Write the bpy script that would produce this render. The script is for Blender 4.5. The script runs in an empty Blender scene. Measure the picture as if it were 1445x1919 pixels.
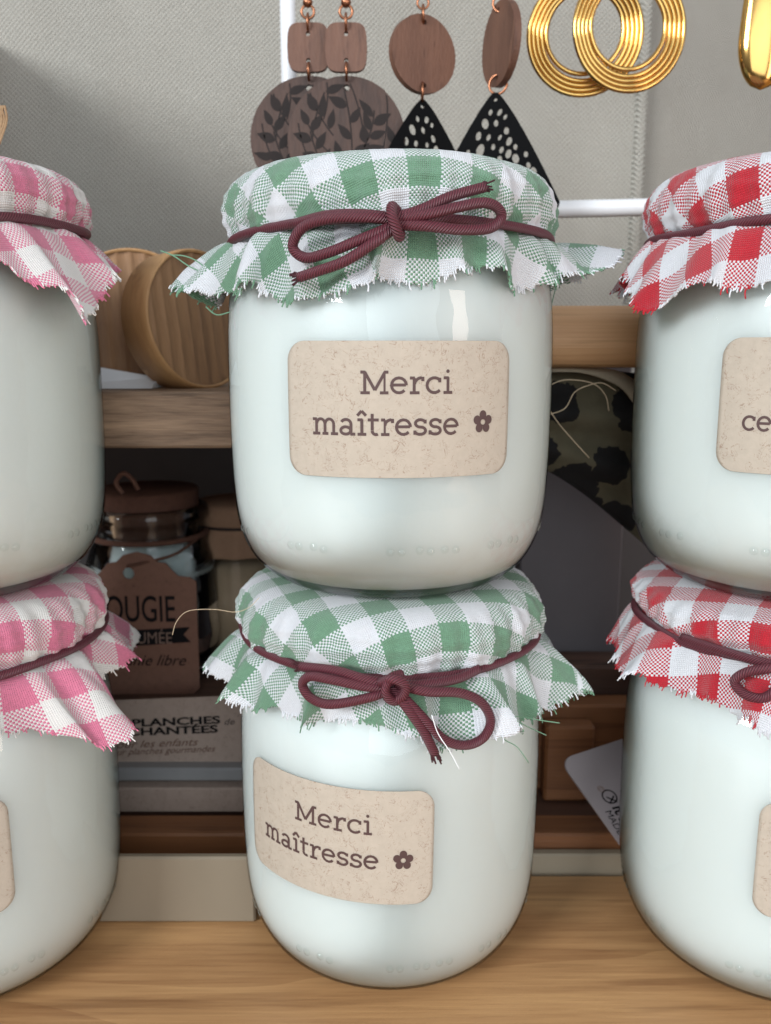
import bpy, math, random
from math import sin, cos, pi, radians as R, sqrt, atan2, exp, floor
from mathutils import Vector, Matrix

S = bpy.context.scene
C = S.collection
# ------------------------------------------------------------------ camera, world, lights
FPX, PITCH, ZC = 1627.0, R(10.8), 0.137
cam = bpy.data.objects.new("camera", bpy.data.cameras.new("camera")); C.objects.link(cam)
cam.location = (0, 0, ZC); cam.rotation_euler = (pi/2 - PITCH, 0, 0)
cam.data.sensor_fit = 'VERTICAL'; cam.data.sensor_height = 24
cam.data.lens = 24*FPX/1919; cam.data.clip_start = .01; cam.data.clip_end = 20
cam.data.dof.use_dof = True; cam.data.dof.focus_distance = .158; cam.data.dof.aperture_fstop = 17
S.camera = cam
W = bpy.data.worlds.new("World"); S.world = W; W.use_nodes = True
bg = W.node_tree.nodes['Background']; bg.inputs[1].default_value = .70
_w = W.node_tree; _tc = _w.nodes.new('ShaderNodeTexCoord'); _sp = _w.nodes.new('ShaderNodeSeparateXYZ')
_nz = _w.nodes.new('ShaderNodeTexNoise'); _nz.inputs['Scale'].default_value = 1.7; _nz.inputs['Detail'].default_value = 1
_ad = _w.nodes.new('ShaderNodeMath'); _ad.operation = 'MULTIPLY_ADD'; _ad.inputs[1].default_value = .9
_rp = _w.nodes.new('ShaderNodeValToRGB')
_w.links.new(_tc.outputs['Generated'], _sp.inputs[0]); _w.links.new(_tc.outputs['Generated'], _nz.inputs['Vector'])
_w.links.new(_nz.outputs[0], _ad.inputs[0]); _w.links.new(_sp.outputs[2], _ad.inputs[2]); _w.links.new(_ad.outputs[0], _rp.inputs[0])
_e = _rp.color_ramp.elements; _e[0].position = .12; _e[0].color = (.15, .13, .12, 1); _e[1].position = .85; _e[1].color = (.78, .84, .92, 1)
_m = _e.new(.48); _m.color = (.40, .40, .42, 1)
_w.links.new(_rp.outputs[0], bg.inputs[0])

def lamp(name, kind, loc, target, energy, color, **kw):
    d = bpy.data.lights.new(name, kind); d.energy = energy; d.color = color
    for k, v in kw.items(): setattr(d, k, v)
    o = bpy.data.objects.new(name, d); C.objects.link(o); o.location = loc
    o.rotation_euler = (Vector(target)-Vector(loc)).to_track_quat('-Z', 'Y').to_euler()
    return o
lamp("window_light", 'AREA', (-1.2, -1.2, .80), (0, .24, .12), 31.0, (.94, .97, 1), shape='RECTANGLE', size=.55, size_y=.5)
lamp("room_fill", 'AREA', (.10, -.45, .25), (.03, .20, .08), 2.5, (.88, .95, 1), shape='RECTANGLE', size=.6, size_y=.5)
lamp("warm_side_fill", 'AREA', (.42, -.22, .17), (-.02, .19, .08), .85, (1, .80, .70), shape='RECTANGLE', size=.10, size_y=.34)  # added warm fill, stands in for bounce and reflections from the right
S.view_settings.view_transform = 'Standard'; S.view_settings.look = 'None'
S.view_settings.exposure = 0; S.view_settings.gamma = 1

def ray(px, py):
    a = (px-722.5)/FPX; b = -(py-959.5)/FPX
    return Vector((a, cos(PITCH)+b*sin(PITCH), -sin(PITCH)+b*cos(PITCH)))
def at(px, py, Y):
    d = ray(px, py); return Vector((0, 0, ZC)) + d*(Y/d.y)

# ------------------------------------------------------------------ material helpers
class NT:
    def __init__(s, name):
        s.m = bpy.data.materials.new(name); s.m.use_nodes = True; s.t = s.m.node_tree
        s.n = s.t.nodes; s.b = s.n['Principled BSDF']
    def new(s, kind, **kw):
        n = s.n.new(kind)
        for k, v in kw.items(): setattr(n, k, v)
        return n
    def L(s, a, b): s.t.links.new(a, b)
    def val(s, sock, v):
        if hasattr(v, 'is_output') or isinstance(v, bpy.types.NodeSocket): s.L(v, sock)
        else: sock.default_value = v
    def math(s, op, a, b=0.0, c=0.0):
        n = s.new('ShaderNodeMath', operation=op)
        s.val(n.inputs[0], a); s.val(n.inputs[1], b); s.val(n.inputs[2], c)
        return n.outputs[0]
    def mix(s, f, a, b):
        n = s.new('ShaderNodeMix', data_type='RGBA')
        s.val(n.inputs[0], f); s.val(n.inputs[6], a); s.val(n.inputs[7], b)
        return n.outputs[2]
    def coord(s, which='Object', scale=(1, 1, 1), rot=(0, 0, 0)):
        c = s.new('ShaderNodeTexCoord'); m = s.new('ShaderNodeMapping')
        m.inputs['Scale'].default_value = scale; m.inputs['Rotation'].default_value = rot
        s.L(c.outputs[which], m.inputs[0]); return m.outputs[0]
    def noise(s, vec, scale, detail=4, rough=.55, dist=0, fac=True):
        n = s.new('ShaderNodeTexNoise'); s.L(vec, n.inputs['Vector'])
        n.inputs['Scale'].default_value = scale; n.inputs['Detail'].default_value = detail
        n.inputs['Roughness'].default_value = rough; n.inputs['Distortion'].default_value = dist
        return n.outputs[0] if fac else n.outputs[1]
    def ramp(s, f, stops):
        n = s.new('ShaderNodeValToRGB'); s.L(f, n.inputs[0]); e = n.color_ramp.elements
        while len(e) < len(stops): e.new(.5)
        for i, (p, c) in enumerate(stops):
            e[i].position = p; e[i].color = tuple(c)+(1,) if len(c) == 3 else c
        return n.outputs[0]
    def bump(s, h, strength, dist):
        n = s.new('ShaderNodeBump'); n.inputs['Strength'].default_value = strength
        n.inputs['Distance'].default_value = dist; s.L(h, n.inputs['Height'])
        s.L(n.outputs[0], s.b.inputs['Normal']); return n
    def base(s, c): s.val(s.b.inputs['Base Color'], c if not isinstance(c, tuple) else (tuple(c)+(1,))[:4])
    def rough(s, r): s.val(s.b.inputs['Roughness'], r)

def hexc(r, g, b):
    f = lambda x: (x/255/12.92 if x/255 <= .04045 else ((x/255+.055)/1.055)**2.4)
    return (f(r), f(g), f(b))

def m_plain(name, col, rough=.5, metal=0, var=.12, scale=300, bump=0.0):
    t = NT(name); v = t.coord(); n = t.noise(v, scale, 5)
    a = tuple(x*(1-var) for x in col)+(1,); b = tuple(min(1, x*(1+var)) for x in col)+(1,)
    t.base(t.mix(n, a, b)); t.rough(rough); t.b.inputs['Metallic'].default_value = metal; t.b.inputs['Specular IOR Level'].default_value = .04 if 'black' in name else .5
    if bump: t.bump(n, .6, bump)
    return t.m

def m_gingham(name, dye, white=(.69, .71, .74)):
    t = NT(name); th = .00041
    uv = t.new('ShaderNodeTexCoord'); vec = uv.outputs['UV']
    # slight wobble of the threads
    nz = t.new('ShaderNodeTexNoise'); t.L(vec, nz.inputs['Vector']); nz.inputs['Scale'].default_value = 260
    nz.inputs['Detail'].default_value = 3
    sub = t.new('ShaderNodeVectorMath', operation='SUBTRACT'); t.L(nz.outputs[1], sub.inputs[0]); sub.inputs[1].default_value = (.5, .5, .5)
    sc = t.new('ShaderNodeVectorMath', operation='SCALE'); t.L(sub.outputs[0], sc.inputs[0]); sc.inputs['Scale'].default_value = .0004
    ad = t.new('ShaderNodeVectorMath', operation='ADD'); t.L(vec, ad.inputs[0]); t.L(sc.outputs[0], ad.inputs[1])
    sp = t.new('ShaderNodeSeparateXYZ'); t.L(ad.outputs[0], sp.inputs[0])
    u, v = t.math('DIVIDE', sp.outputs[0], th), t.math('DIVIDE', sp.outputs[1], th)
    fu, fv = t.math('FLOOR', u), t.math('FLOOR', v)
    su = t.math('FLOORED_MODULO', t.math('FLOOR', t.math('DIVIDE', fu, 15)), 2)
    sv = t.math('FLOORED_MODULO', t.math('FLOOR', t.math('DIVIDE', fv, 15)), 2)
    par = t.math('FLOORED_MODULO', t.math('ADD', fu, fv), 2)
    sel = t.math('ADD', t.math('MULTIPLY', par, su), t.math('MULTIPLY', t.math('SUBTRACT', 1, par), sv))
    n2 = t.noise(vec, 1500, 3); n3 = t.noise(vec, 90, 2)
    cw = t.mix(n2, tuple(x*.86 for x in white)+(1,), tuple(min(1, x*1.05) for x in white)+(1,))
    cd = t.mix(n2, tuple(x*.7 for x in dye)+(1,), tuple(min(1, x*1.25) for x in dye)+(1,))
    col = t.mix(sel, cw, cd)
    t.base(col); t.rough(.85)
    t.b.inputs['Sheen Weight'].default_value = .25; t.b.inputs['Sheen Roughness'].default_value = .5
    hu = t.math('ABSOLUTE', t.math('SINE', t.math('MULTIPLY', u, pi)))
    hv = t.math('ABSOLUTE', t.math('SINE', t.math('MULTIPLY', v, pi)))
    h = t.math('ADD', t.math('MULTIPLY', hu, hv), t.math('MULTIPLY', n3, .6))
    t.bump(h, .8, .00022)
    return t.m

def m_glass(name, tint=(.97, .99, .985), rough=.02):
    t = NT(name); t.n.remove(t.b)
    out = t.n['Material Output']
    tr = t.new('ShaderNodeBsdfTransparent'); tr.inputs[0].default_value = tint+(1,)
    gl = t.new('ShaderNodeBsdfGlossy'); gl.inputs['Roughness'].default_value = rough
    fr = t.new('ShaderNodeFresnel'); fr.inputs[0].default_value = 1.42
    v = t.coord(); n = t.noise(v, 60, 2)
    bp = t.new('ShaderNodeBump'); bp.inputs['Strength'].default_value = .5; bp.inputs['Distance'].default_value = .0015
    t.L(n, bp.inputs['Height']); t.L(bp.outputs[0], gl.inputs['Normal'])
    mx = t.new('ShaderNodeMixShader'); t.L(fr.outputs[0], mx.inputs[0]); t.L(tr.outputs[0], mx.inputs[1]); t.L(gl.outputs[0], mx.inputs[2])
    t.L(mx.outputs[0], out.inputs[0]); return t.m

def m_wax(name, col):
    t = NT(name); v = t.coord(); n = t.noise(v, 45, 4); n2 = t.noise(v, 900, 3)
    t.base(t.mix(n, tuple(x*.965 for x in col)+(1,), tuple(x*1.02 for x in col)+(1,))); t.rough(.38)
    t.b.inputs['Subsurface Weight'].default_value = .8
    t.b.inputs['Subsurface Radius'].default_value = (.018, .017, .016)
    t.b.inputs['Subsurface Scale'].default_value = 1.0
    t.bump(n2, .15, .0002); return t.m

def m_wood(name, light, dark, grain=(14, 260, 260), rough=.5, fine=.5, ring=6.0, bump=.0003, rw=.35):
    t = NT(name); v = t.coord(scale=(grain[0], grain[1], grain[2]))
    n = t.noise(v, 1, 6, .6, .4); n2 = t.noise(t.coord(scale=(grain[0]*4, grain[1]*7, grain[2]*7)), 1, 3, .6)
    v3 = t.coord(scale=(grain[0]*.45, grain[1]*.22, grain[2]*.22)); n3 = t.noise(v3, 1, 3, .5, .6)
    w = t.math('FRACT', t.math('MULTIPLY', n3, ring))
    w = t.math('POWER', w, 2.2)
    f = t.math('ADD', t.math('MULTIPLY', n, .9-rw), t.math('MULTIPLY', w, rw))
    f = t.math('ADD', f, t.math('MULTIPLY', n2, fine*.4))
    col = t.ramp(f, [(.25, light), (.6, tuple((a+b)/2 for a, b in zip(light, dark))), (.95, dark)])
    st_ = t.noise(t.coord(scale=(grain[0]*1.3, grain[1]*1.5, grain[2]*1.5)), 1, 3, .6, .2)
    st_ = t.ramp(st_, [(.58, (0, 0, 0)), (.70, (.5, .5, .5))])
    col = t.mix(st_, col, tuple(x*.7 for x in dark)+(1,))
    t.base(col); t.rough(rough); t.bump(n2, .5, bump); return t.m

def m_kraft(name, base, fibre, scale=1.0, rough=.75):
    t = NT(name); v = t.coord()
    n = t.noise(v, 620*scale, 5, .7)
    a = t.noise(v, 330*scale, 2, .5, 2.2); b = t.noise(t.coord(rot=(.4, .9, 1.3)), 270*scale, 2, .5, 2.6)
    ra = t.math('LESS_THAN', t.math('ABSOLUTE', t.math('SUBTRACT', a, .5)), .007)
    rb = t.math('LESS_THAN', t.math('ABSOLUTE', t.math('SUBTRACT', b, .52)), .006)
    br = t.noise(v, 500*scale, 2)
    k = t.math('MULTIPLY', t.math('MAXIMUM', ra, rb), t.math('GREATER_THAN', br, .50))
    g = t.mix(n, tuple(x*.84 for x in base)+(1,), tuple(min(1, x*1.12) for x in base)+(1,))
    t.base(t.mix(t.math('MULTIPLY', k, .55), g, fibre+(1,))); t.rough(rough)
    t.bump(n, .5, .00015); return t.m

def m_weave(name, col, pitch=.0019, depth=.0022):
    t = NT(name); v = t.coord(); sp = t.new('ShaderNodeSeparateXYZ'); 
    nz = t.new('ShaderNodeTexNoise'); t.L(v, nz.inputs['Vector']); nz.inputs['Scale'].default_value = 40
    sc = t.new('ShaderNodeVectorMath', operation='SCALE'); t.L(nz.outputs[1], sc.inputs[0]); sc.inputs['Scale'].default_value = .0016
    ad = t.new('ShaderNodeVectorMath', operation='ADD'); t.L(v, ad.inputs[0]); t.L(sc.outputs[0], ad.inputs[1])
    t.L(ad.outputs[0], sp.inputs[0])
    u, w = t.math('DIVIDE', sp.outputs[0], pitch), t.math('DIVIDE', sp.outputs[2], pitch)
    # diamond lattice of small bumps, alternate rows offset by half a pitch
    p = t.math('SINE', t.math('MULTIPLY', t.math('ADD', u, w), pi)); q = t.math('SINE', t.math('MULTIPLY', t.math('SUBTRACT', u, w), pi))
    h = t.math('ABSOLUTE', t.math('MULTIPLY', p, q))
    n = t.noise(v, 25, 4); n2 = t.noise(v, 700, 3)
    a = tuple(x*.50 for x in col)+(1,); b = tuple(min(.93, x*1.15) for x in col)+(1,)
    t.base(t.mix(t.math('ADD', t.math('MULTIPLY', h, .65), t.math('MULTIPLY', n, .35)), a, b)); t.rough(.8)
    t.bump(t.math('ADD', h, t.math('MULTIPLY', n2, .5)), .8, depth); return t.m

def m_cord(name, col):
    t = NT(name); uv = t.new('ShaderNodeTexCoord'); sp = t.new('ShaderNodeSeparateXYZ'); t.L(uv.outputs['UV'], sp.inputs[0])
    # u: length in metres, v: around 0..1 ; braid strands wound round the cord
    a = t.math('SINE', t.math('MULTIPLY', t.math('ADD', t.math('DIVIDE', sp.outputs[0], .00052), t.math('MULTIPLY', sp.outputs[1], 7)), 2*pi))
    h = t.math('ADD', t.math('MULTIPLY', a, .5), .5)
    n = t.noise(uv.outputs['UV'], 900, 3)
    k = t.math('ADD', t.math('MULTIPLY', h, .7), t.math('MULTIPLY', n, .3))
    t.base(t.mix(k, tuple(x*.45 for x in col)+(1,), tuple(x*1.5 for x in col)+(1,))); t.rough(.5)
    t.bump(h, .9, .00025); return t.m

def m_scarf(name):
    t = NT(name); v = t.coord(); dv = t.noise(v, 140, 4)
    mp = t.coord(scale=(1, .3, 1))
    vo = t.new('ShaderNodeTexVoronoi'); vo.inputs['Scale'].default_value = 72
    nz = t.new('ShaderNodeTexNoise'); t.L(mp, nz.inputs['Vector']); nz.inputs['Scale'].default_value = 300; nz.inputs['Detail'].default_value = 4
    sc = t.new('ShaderNodeVectorMath', operation='SCALE'); t.L(nz.outputs[1], sc.inputs[0]); sc.inputs['Scale'].default_value = .005
    ad = t.new('ShaderNodeVectorMath', operation='ADD'); t.L(mp, ad.inputs[0]); t.L(sc.outputs[0], ad.inputs[1])
    s2 = t.new('ShaderNodeSeparateXYZ'); t.L(ad.outputs[0], s2.inputs[0]); c2 = t.new('ShaderNodeCombineXYZ'); t.L(s2.outputs[0], c2.inputs[0]); t.L(s2.outputs[2], c2.inputs[1])
    vo.voronoi_dimensions = '2D'; t.L(c2.outputs[0], vo.inputs['Vector'])
    sp = t.new('ShaderNodeSeparateXYZ'); t.L(vo.outputs['Color'], sp.inputs[0])
    spot = t.math('LESS_THAN', vo.outputs['Distance'], t.math('ADD', .30, t.math('MULTIPLY', sp.outputs[0], .22)))
    pur = t.math('GREATER_THAN', t.noise(mp, 55, 2), .66)
    c = t.mix(dv, hexc(66, 62, 46)+(1,), hexc(104, 97, 76)+(1,))
    c = t.mix(pur, c, hexc(72, 60, 82)+(1,)); c = t.mix(spot, c, hexc(16, 14, 14)+(1,))
    t.base(c); t.rough(.85); t.bump(t.noise(v, 2200, 2), .5, .0002); return t.m

def m_grain_metal(name, col, rough):
    t = NT(name); v = t.coord(); n = t.noise(v, 500, 3)
    t.base(col); t.b.inputs['Metallic'].default_value = 1
    t.rough(t.math('ADD', rough, t.math('MULTIPLY', n, .08))); return t.m

M = dict(
    kraftcap=m_plain('brown kraft cloth', hexc(150, 118, 94), .85, var=.12, scale=700),
    creamshade=m_plain('cream wood darkened for shade', hexc(128, 116, 98), .65, var=.1, scale=40),  # left slat's cream made darker, its shade painted into the colour
    green=m_gingham('green gingham', hexc(102, 142, 114)), pink=m_gingham('pink gingham', hexc(208, 114, 142), (.73, .71, .68)),
    red=m_gingham('red gingham', hexc(178, 4, 32)),
    glass=m_glass('jar glass'), wax=m_wax('milky wax', (.715, .75, .73)),
    cord=m_cord('maroon cord', hexc(96, 44, 54)), kraft=m_kraft('kraft label', hexc(178, 167, 152), hexc(120, 88, 66)),
    ink=m_plain('brown ink', hexc(76, 54, 52), .6), plank=m_wood('pine plank', hexc(212, 168, 116), hexc(126, 84, 52), (9, 130, 60), .42, .9, 2, .00015, .12),
    oak=m_wood('oak board', hexc(206, 172, 140), hexc(62, 42, 32), (34, 300, 420), .55, 1.1, 3, .0006, .2),
    pine=m_wood('pine rail', hexc(232, 186, 138), hexc(178, 126, 84), (10, 200, 260), .5, .6, 4),
    brown=m_wood('brown slat', hexc(150, 100, 64), hexc(104, 64, 38), (14, 200, 240), .5, .5, 4),
    darkwood=m_wood('dark wood', hexc(106, 76, 62), hexc(58, 40, 32), (16, 200, 240), .6, .5, 4),
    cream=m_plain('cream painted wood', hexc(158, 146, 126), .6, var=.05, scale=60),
    wall=m_weave('woven wall cloth', hexc(252, 240, 222)), panel=m_plain('dark grey panel', hexc(116, 112, 116), .7, var=.1, scale=80),
    back=m_plain('charcoal back panel', hexc(82, 78, 78), .8, var=.12, scale=60),
    white=m_plain('white enamel', (.82, .84, .86), .28, var=.02, scale=40), paper=m_plain('white paper', (.75, .76, .78), .8, var=.05),
    copper=m_grain_metal('aged copper', hexc(164, 112, 84), .28), gold=m_grain_metal('gold', (.60, .37, .12), .10),
    walnut=m_wood('walnut veneer', hexc(120, 84, 66), hexc(80, 52, 40), (300, 300, 60), .6, .8, 3),
    walnutdark=m_wood('dark walnut veneer', hexc(84, 58, 46), hexc(52, 36, 30), (300, 300, 60), .6, .8, 0, .0003, .05),
    burnt=m_plain('burnt engraving', hexc(30, 20, 17), .8, var=.25, scale=900), blackac=m_plain('black acrylic', (.004, .004, .0045), .55, var=.1),
    disc=m_wood('sanded wood disc', hexc(202, 158, 108), hexc(150, 104, 64), (130, 130, 30), .55, .6, 3),
    discrib=m_wood('ribbed dark wood', hexc(172, 132, 94), hexc(100, 70, 46), (240, 240, 30), .6, .8, 3),
    cork=m_plain('brown cork', hexc(92, 60, 46), .85, var=.35, scale=420, bump=.0006), tag=m_kraft('brown kraft tag', hexc(124, 88, 72), hexc(62, 42, 34)),
    black=m_plain('black ink', (.012, .011, .012), .6), tagtext=m_plain('pale print', hexc(128, 104, 92), .7),
    greycard=m_kraft('grey brown card', hexc(160, 142, 130), hexc(90, 74, 68)), greyslab=m_plain('clear edged sheets', hexc(140, 140, 140), .25, var=.12, scale=150),
    whitecard=m_plain('pale card', hexc(150, 142, 144), .6, var=.04), twine=m_plain('jute twine', hexc(150, 122, 92), .9, var=.3, scale=1200),
    scarf=m_scarf('spotted cloth'), beige=m_plain('beige cloth', hexc(150, 138, 118), .9, var=.15, scale=1500),
    darkcream=m_plain('tan wax', hexc(176, 152, 126), .6), darkcord=m_plain('dark cord', hexc(30, 20, 22), .8),
    hair=m_plain('pale fibre', hexc(200, 180, 150), .6), clear=m_glass('clear candle glass', (.93, .96, .96), .03),
)

# ------------------------------------------------------------------ mesh helpers
def mesh(name, V, F, mat, parent=None, uv=None, smooth=True, mats=None, loc=None):
    me = bpy.data.meshes.new(name); me.from_pydata([tuple(v) for v in V], [], F); me.update()
    if uv:
        l = me.uv_layers.new(name='UVMap')
        for lp in me.loops: l.data[lp.index].uv = uv[lp.vertex_index]
    if smooth:
        for p in me.polygons: p.use_smooth = True
    me.materials.append(M[mat])
    o = bpy.data.objects.new(name, me); C.objects.link(o)
    if parent: o.parent = parent
    if loc is not None: o.location = loc
    return o
def empty(name, loc, label, cat, group=None):
    o = bpy.data.objects.new(name, None); C.objects.link(o); o.location = loc; o.empty_display_size = .01
    o['label'] = label; o['category'] = cat
    if group: o['group'] = group
    return o
def tag(o, label, cat, group=None):
    o['label'] = label; o['category'] = cat
    if group: o['group'] = group
    return o
class Acc:
    def __init__(s): s.V = []; s.F = []; s.U = []
    def add(s, V, F, U=None):
        k = len(s.V); s.V += [tuple(v) for v in V]; s.F += [tuple(i+k for i in f) for f in F]
        s.U += U if U else [(0, 0)]*len(V)
    def build(s, name, mat, parent=None, smooth=True, uv=False, loc=None): return mesh(name, s.V, s.F, mat, parent, s.U if uv else None, smooth, loc=loc)

def tube(path, r, seg=10, closed=False, acc=None, taper=None, fixuv=None):
    P = [Vector(p) for p in path]; n = len(P); T = []
    for i in range(n):
        a = P[i-1] if (i > 0 or closed) else P[0]; b = P[(i+1) % n] if (i < n-1 or closed) else P[-1]
        T.append((b-a).normalized())
    up = Vector((0, 0, 1)) if abs(T[0].z) < .9 else Vector((1, 0, 0))
    N = (up - T[0]*up.dot(T[0])).normalized(); V = []; U = []; L = 0
    for i in range(n):
        if i: 
            N = (N - T[i]*N.dot(T[i])).normalized(); L += (P[i]-P[i-1]).length
        B = T[i].cross(N); rr = r if taper is None else r*taper(i/(n-1))
        for k in range(seg+1):
            a = 2*pi*k/seg; V.append(P[i]+(N*cos(a)+B*sin(a))*rr); U.append((L, k/seg) if fixuv is None else fixuv)
    F = []; m = seg+1
    for i in range(n if closed else n-1):
        j = (i+1) % n
        for k in range(seg): F.append((i*m+k, i*m+k+1, j*m+k+1, j*m+k))
    if not closed:
        F.append(tuple(range(seg-1, -1, -1))); F.append(tuple((n-1)*m+k for k in range(seg)))
    if acc is None: acc = Acc()
    acc.add(V, F, U); return acc
def smoothpath(pts, sub=8, closed=False):
    P = [Vector(p) for p in pts]; n = len(P); out = []
    for i in range(n if closed else n-1):
        p0 = P[(i-1) % n] if (i > 0 or closed) else P[0]*2-P[1]; p1 = P[i]; p2 = P[(i+1) % n]
        p3 = P[(i+2) % n] if (i+2 < n or closed) else P[-1]*2-P[-2]
        for k in range(sub):
            t = k/sub
            out.append(.5*((2*p1)+(p2-p0)*t+(2*p0-5*p1+4*p2-p3)*t*t+(3*p1-p0-3*p2+p3)*t**3))
    if not closed: out.append(P[-1])
    return out
def lathe(prof, seg=96, acc=None, c=(0, 0, 0)):
    V = []; F = []; n = len(prof)
    for (r, z) in prof:
        for k in range(seg):
            a = 2*pi*k/seg; V.append((c[0]+r*cos(a), c[1]+r*sin(a), c[2]+z))
    for i in range(n-1):
        for k in range(seg):
            k2 = (k+1) % seg; F.append((i*seg+k, i*seg+k2, (i+1)*seg+k2, (i+1)*seg+k))
    if acc is None: acc = Acc()
    acc.add(V, F); return acc
def box(x0, x1, y0, y1, z0, z1, acc=None, b=.0005):
    """box with small chamfers on its edges"""
    V = []; F = []
    import itertools
    idx = {}
    for sx, sy, sz in itertools.product((0, 1), repeat=3):
        X, Y, Z = (x0, x1)[sx], (y0, y1)[sy], (z0, z1)[sz]; dx, dy, dz = b*(1-2*sx), b*(1-2*sy), b*(1-2*sz)
        idx[(sx, sy, sz)] = len(V)
        V += [(X, Y+dy, Z+dz), (X+dx, Y, Z+dz), (X+dx, Y+dy, Z)]
    g = lambda a, k: idx[a]+k
    for ax in range(3):
        o1, o2 = (ax+1) % 3, (ax+2) % 3
        for s in (0, 1):
            q = []
            for (p, r_) in ((0, 0), (1, 0), (1, 1), (0, 1)):
                t = [0, 0, 0]; t[ax] = s; t[o1] = p; t[o2] = r_; q.append(g(tuple(t), ax))
            F.append(tuple(q) if s else tuple(q[::-1]))
    for ax in range(3):
        o1, o2 = (ax+1) % 3, (ax+2) % 3
        for p in (0, 1):
            for r_ in (0, 1):
                a = [0, 0, 0]; c_ = [0, 0, 0]; a[ax] = 0; c_[ax] = 1; a[o1] = c_[o1] = p; a[o2] = c_[o2] = r_
                a, c_ = tuple(a), tuple(c_); q = (g(a, o1), g(c_, o1), g(c_, o2), g(a, o2))
                F.append(q if (p == r_) == False else q[::-1])
    for k, i in idx.items(): F.append((i, i+1, i+2) if sum(k) % 2 else (i+2, i+1, i))
    if acc is None: acc = Acc()
    acc.add(V, F); return acc
def plate(name, outline, holes, thick, mat, parent, mtx=None, bevel=0.0):
    """flat plate cut from a 2D outline (x,y), with real holes; lies in local XZ facing -Y"""
    cu = bpy.data.curves.new(name+'_c', 'CURVE'); cu.dimensions = '2D'; cu.fill_mode = 'BOTH'; cu.extrude = thick/2
    for pts in [outline]+holes:
        s = cu.splines.new('POLY'); s.points.add(len(pts)-1); s.use_cyclic_u = True
        for i, p in enumerate(pts): s.points[i].co = (p[0], p[1], 0, 1)
    ob = bpy.data.objects.new(name+'_tmp', cu); C.objects.link(ob)
    dg = bpy.context.evaluated_depsgraph_get(); me = bpy.data.meshes.new_from_object(ob.evaluated_get(dg))
    bpy.data.objects.remove(ob); bpy.data.curves.remove(cu)
    me.name = name; me.transform(Matrix.Rotation(pi/2, 4, 'X'))
    if mtx is not None: me.transform(mtx)
    me.materials.clear(); me.materials.append(M[mat])
    for p in me.polygons: p.use_smooth = False
    o = bpy.data.objects.new(name, me); C.objects.link(o); o.parent = parent
    return o
def textmesh(name, body, size, mat, parent, mtx, sx=1.0, bold=0.0, space=1.0, align='LEFT', shear=0):
    """printed lettering, a hair above the card; text plane = local XZ facing -Y before mtx"""
    cu = bpy.data.curves.new(name, 'FONT'); cu.body = body; cu.size = size; cu.offset = bold; cu.space_character = space
    cu.align_x = align; cu.shear = shear; cu.extrude = .00002; cu.resolution_u = 4
    ob = bpy.data.objects.new(name+'_t', cu); C.objects.link(ob)
    dg = bpy.context.evaluated_depsgraph_get(); me = bpy.data.meshes.new_from_object(ob.evaluated_get(dg))
    bpy.data.objects.remove(ob); bpy.data.curves.remove(cu)
    me.name = name; me.transform(mtx @ Matrix.Diagonal((sx, 1, 1, 1)) if False else mtx @ Matrix.Rotation(pi/2, 4, 'X') @ Matrix.Diagonal((sx, 1, 1, 1)))
    me.materials.clear(); me.materials.append(M[mat]); o = bpy.data.objects.new(name, me); C.objects.link(o); o.parent = parent
    return o
def circ(cx, cy, rx, ry=None, n=32, rot=0, power=2):
    ry = ry or rx; out = []
    for k in range(n):
        a = 2*pi*k/n; ca, sa = cos(a), sin(a)
        x = rx*math.copysign(abs(ca)**(2/power), ca); y = ry*math.copysign(abs(sa)**(2/power), sa)
        out.append((cx+x*cos(rot)-y*sin(rot), cy+x*sin(rot)+y*cos(rot)))
    return out

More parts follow.
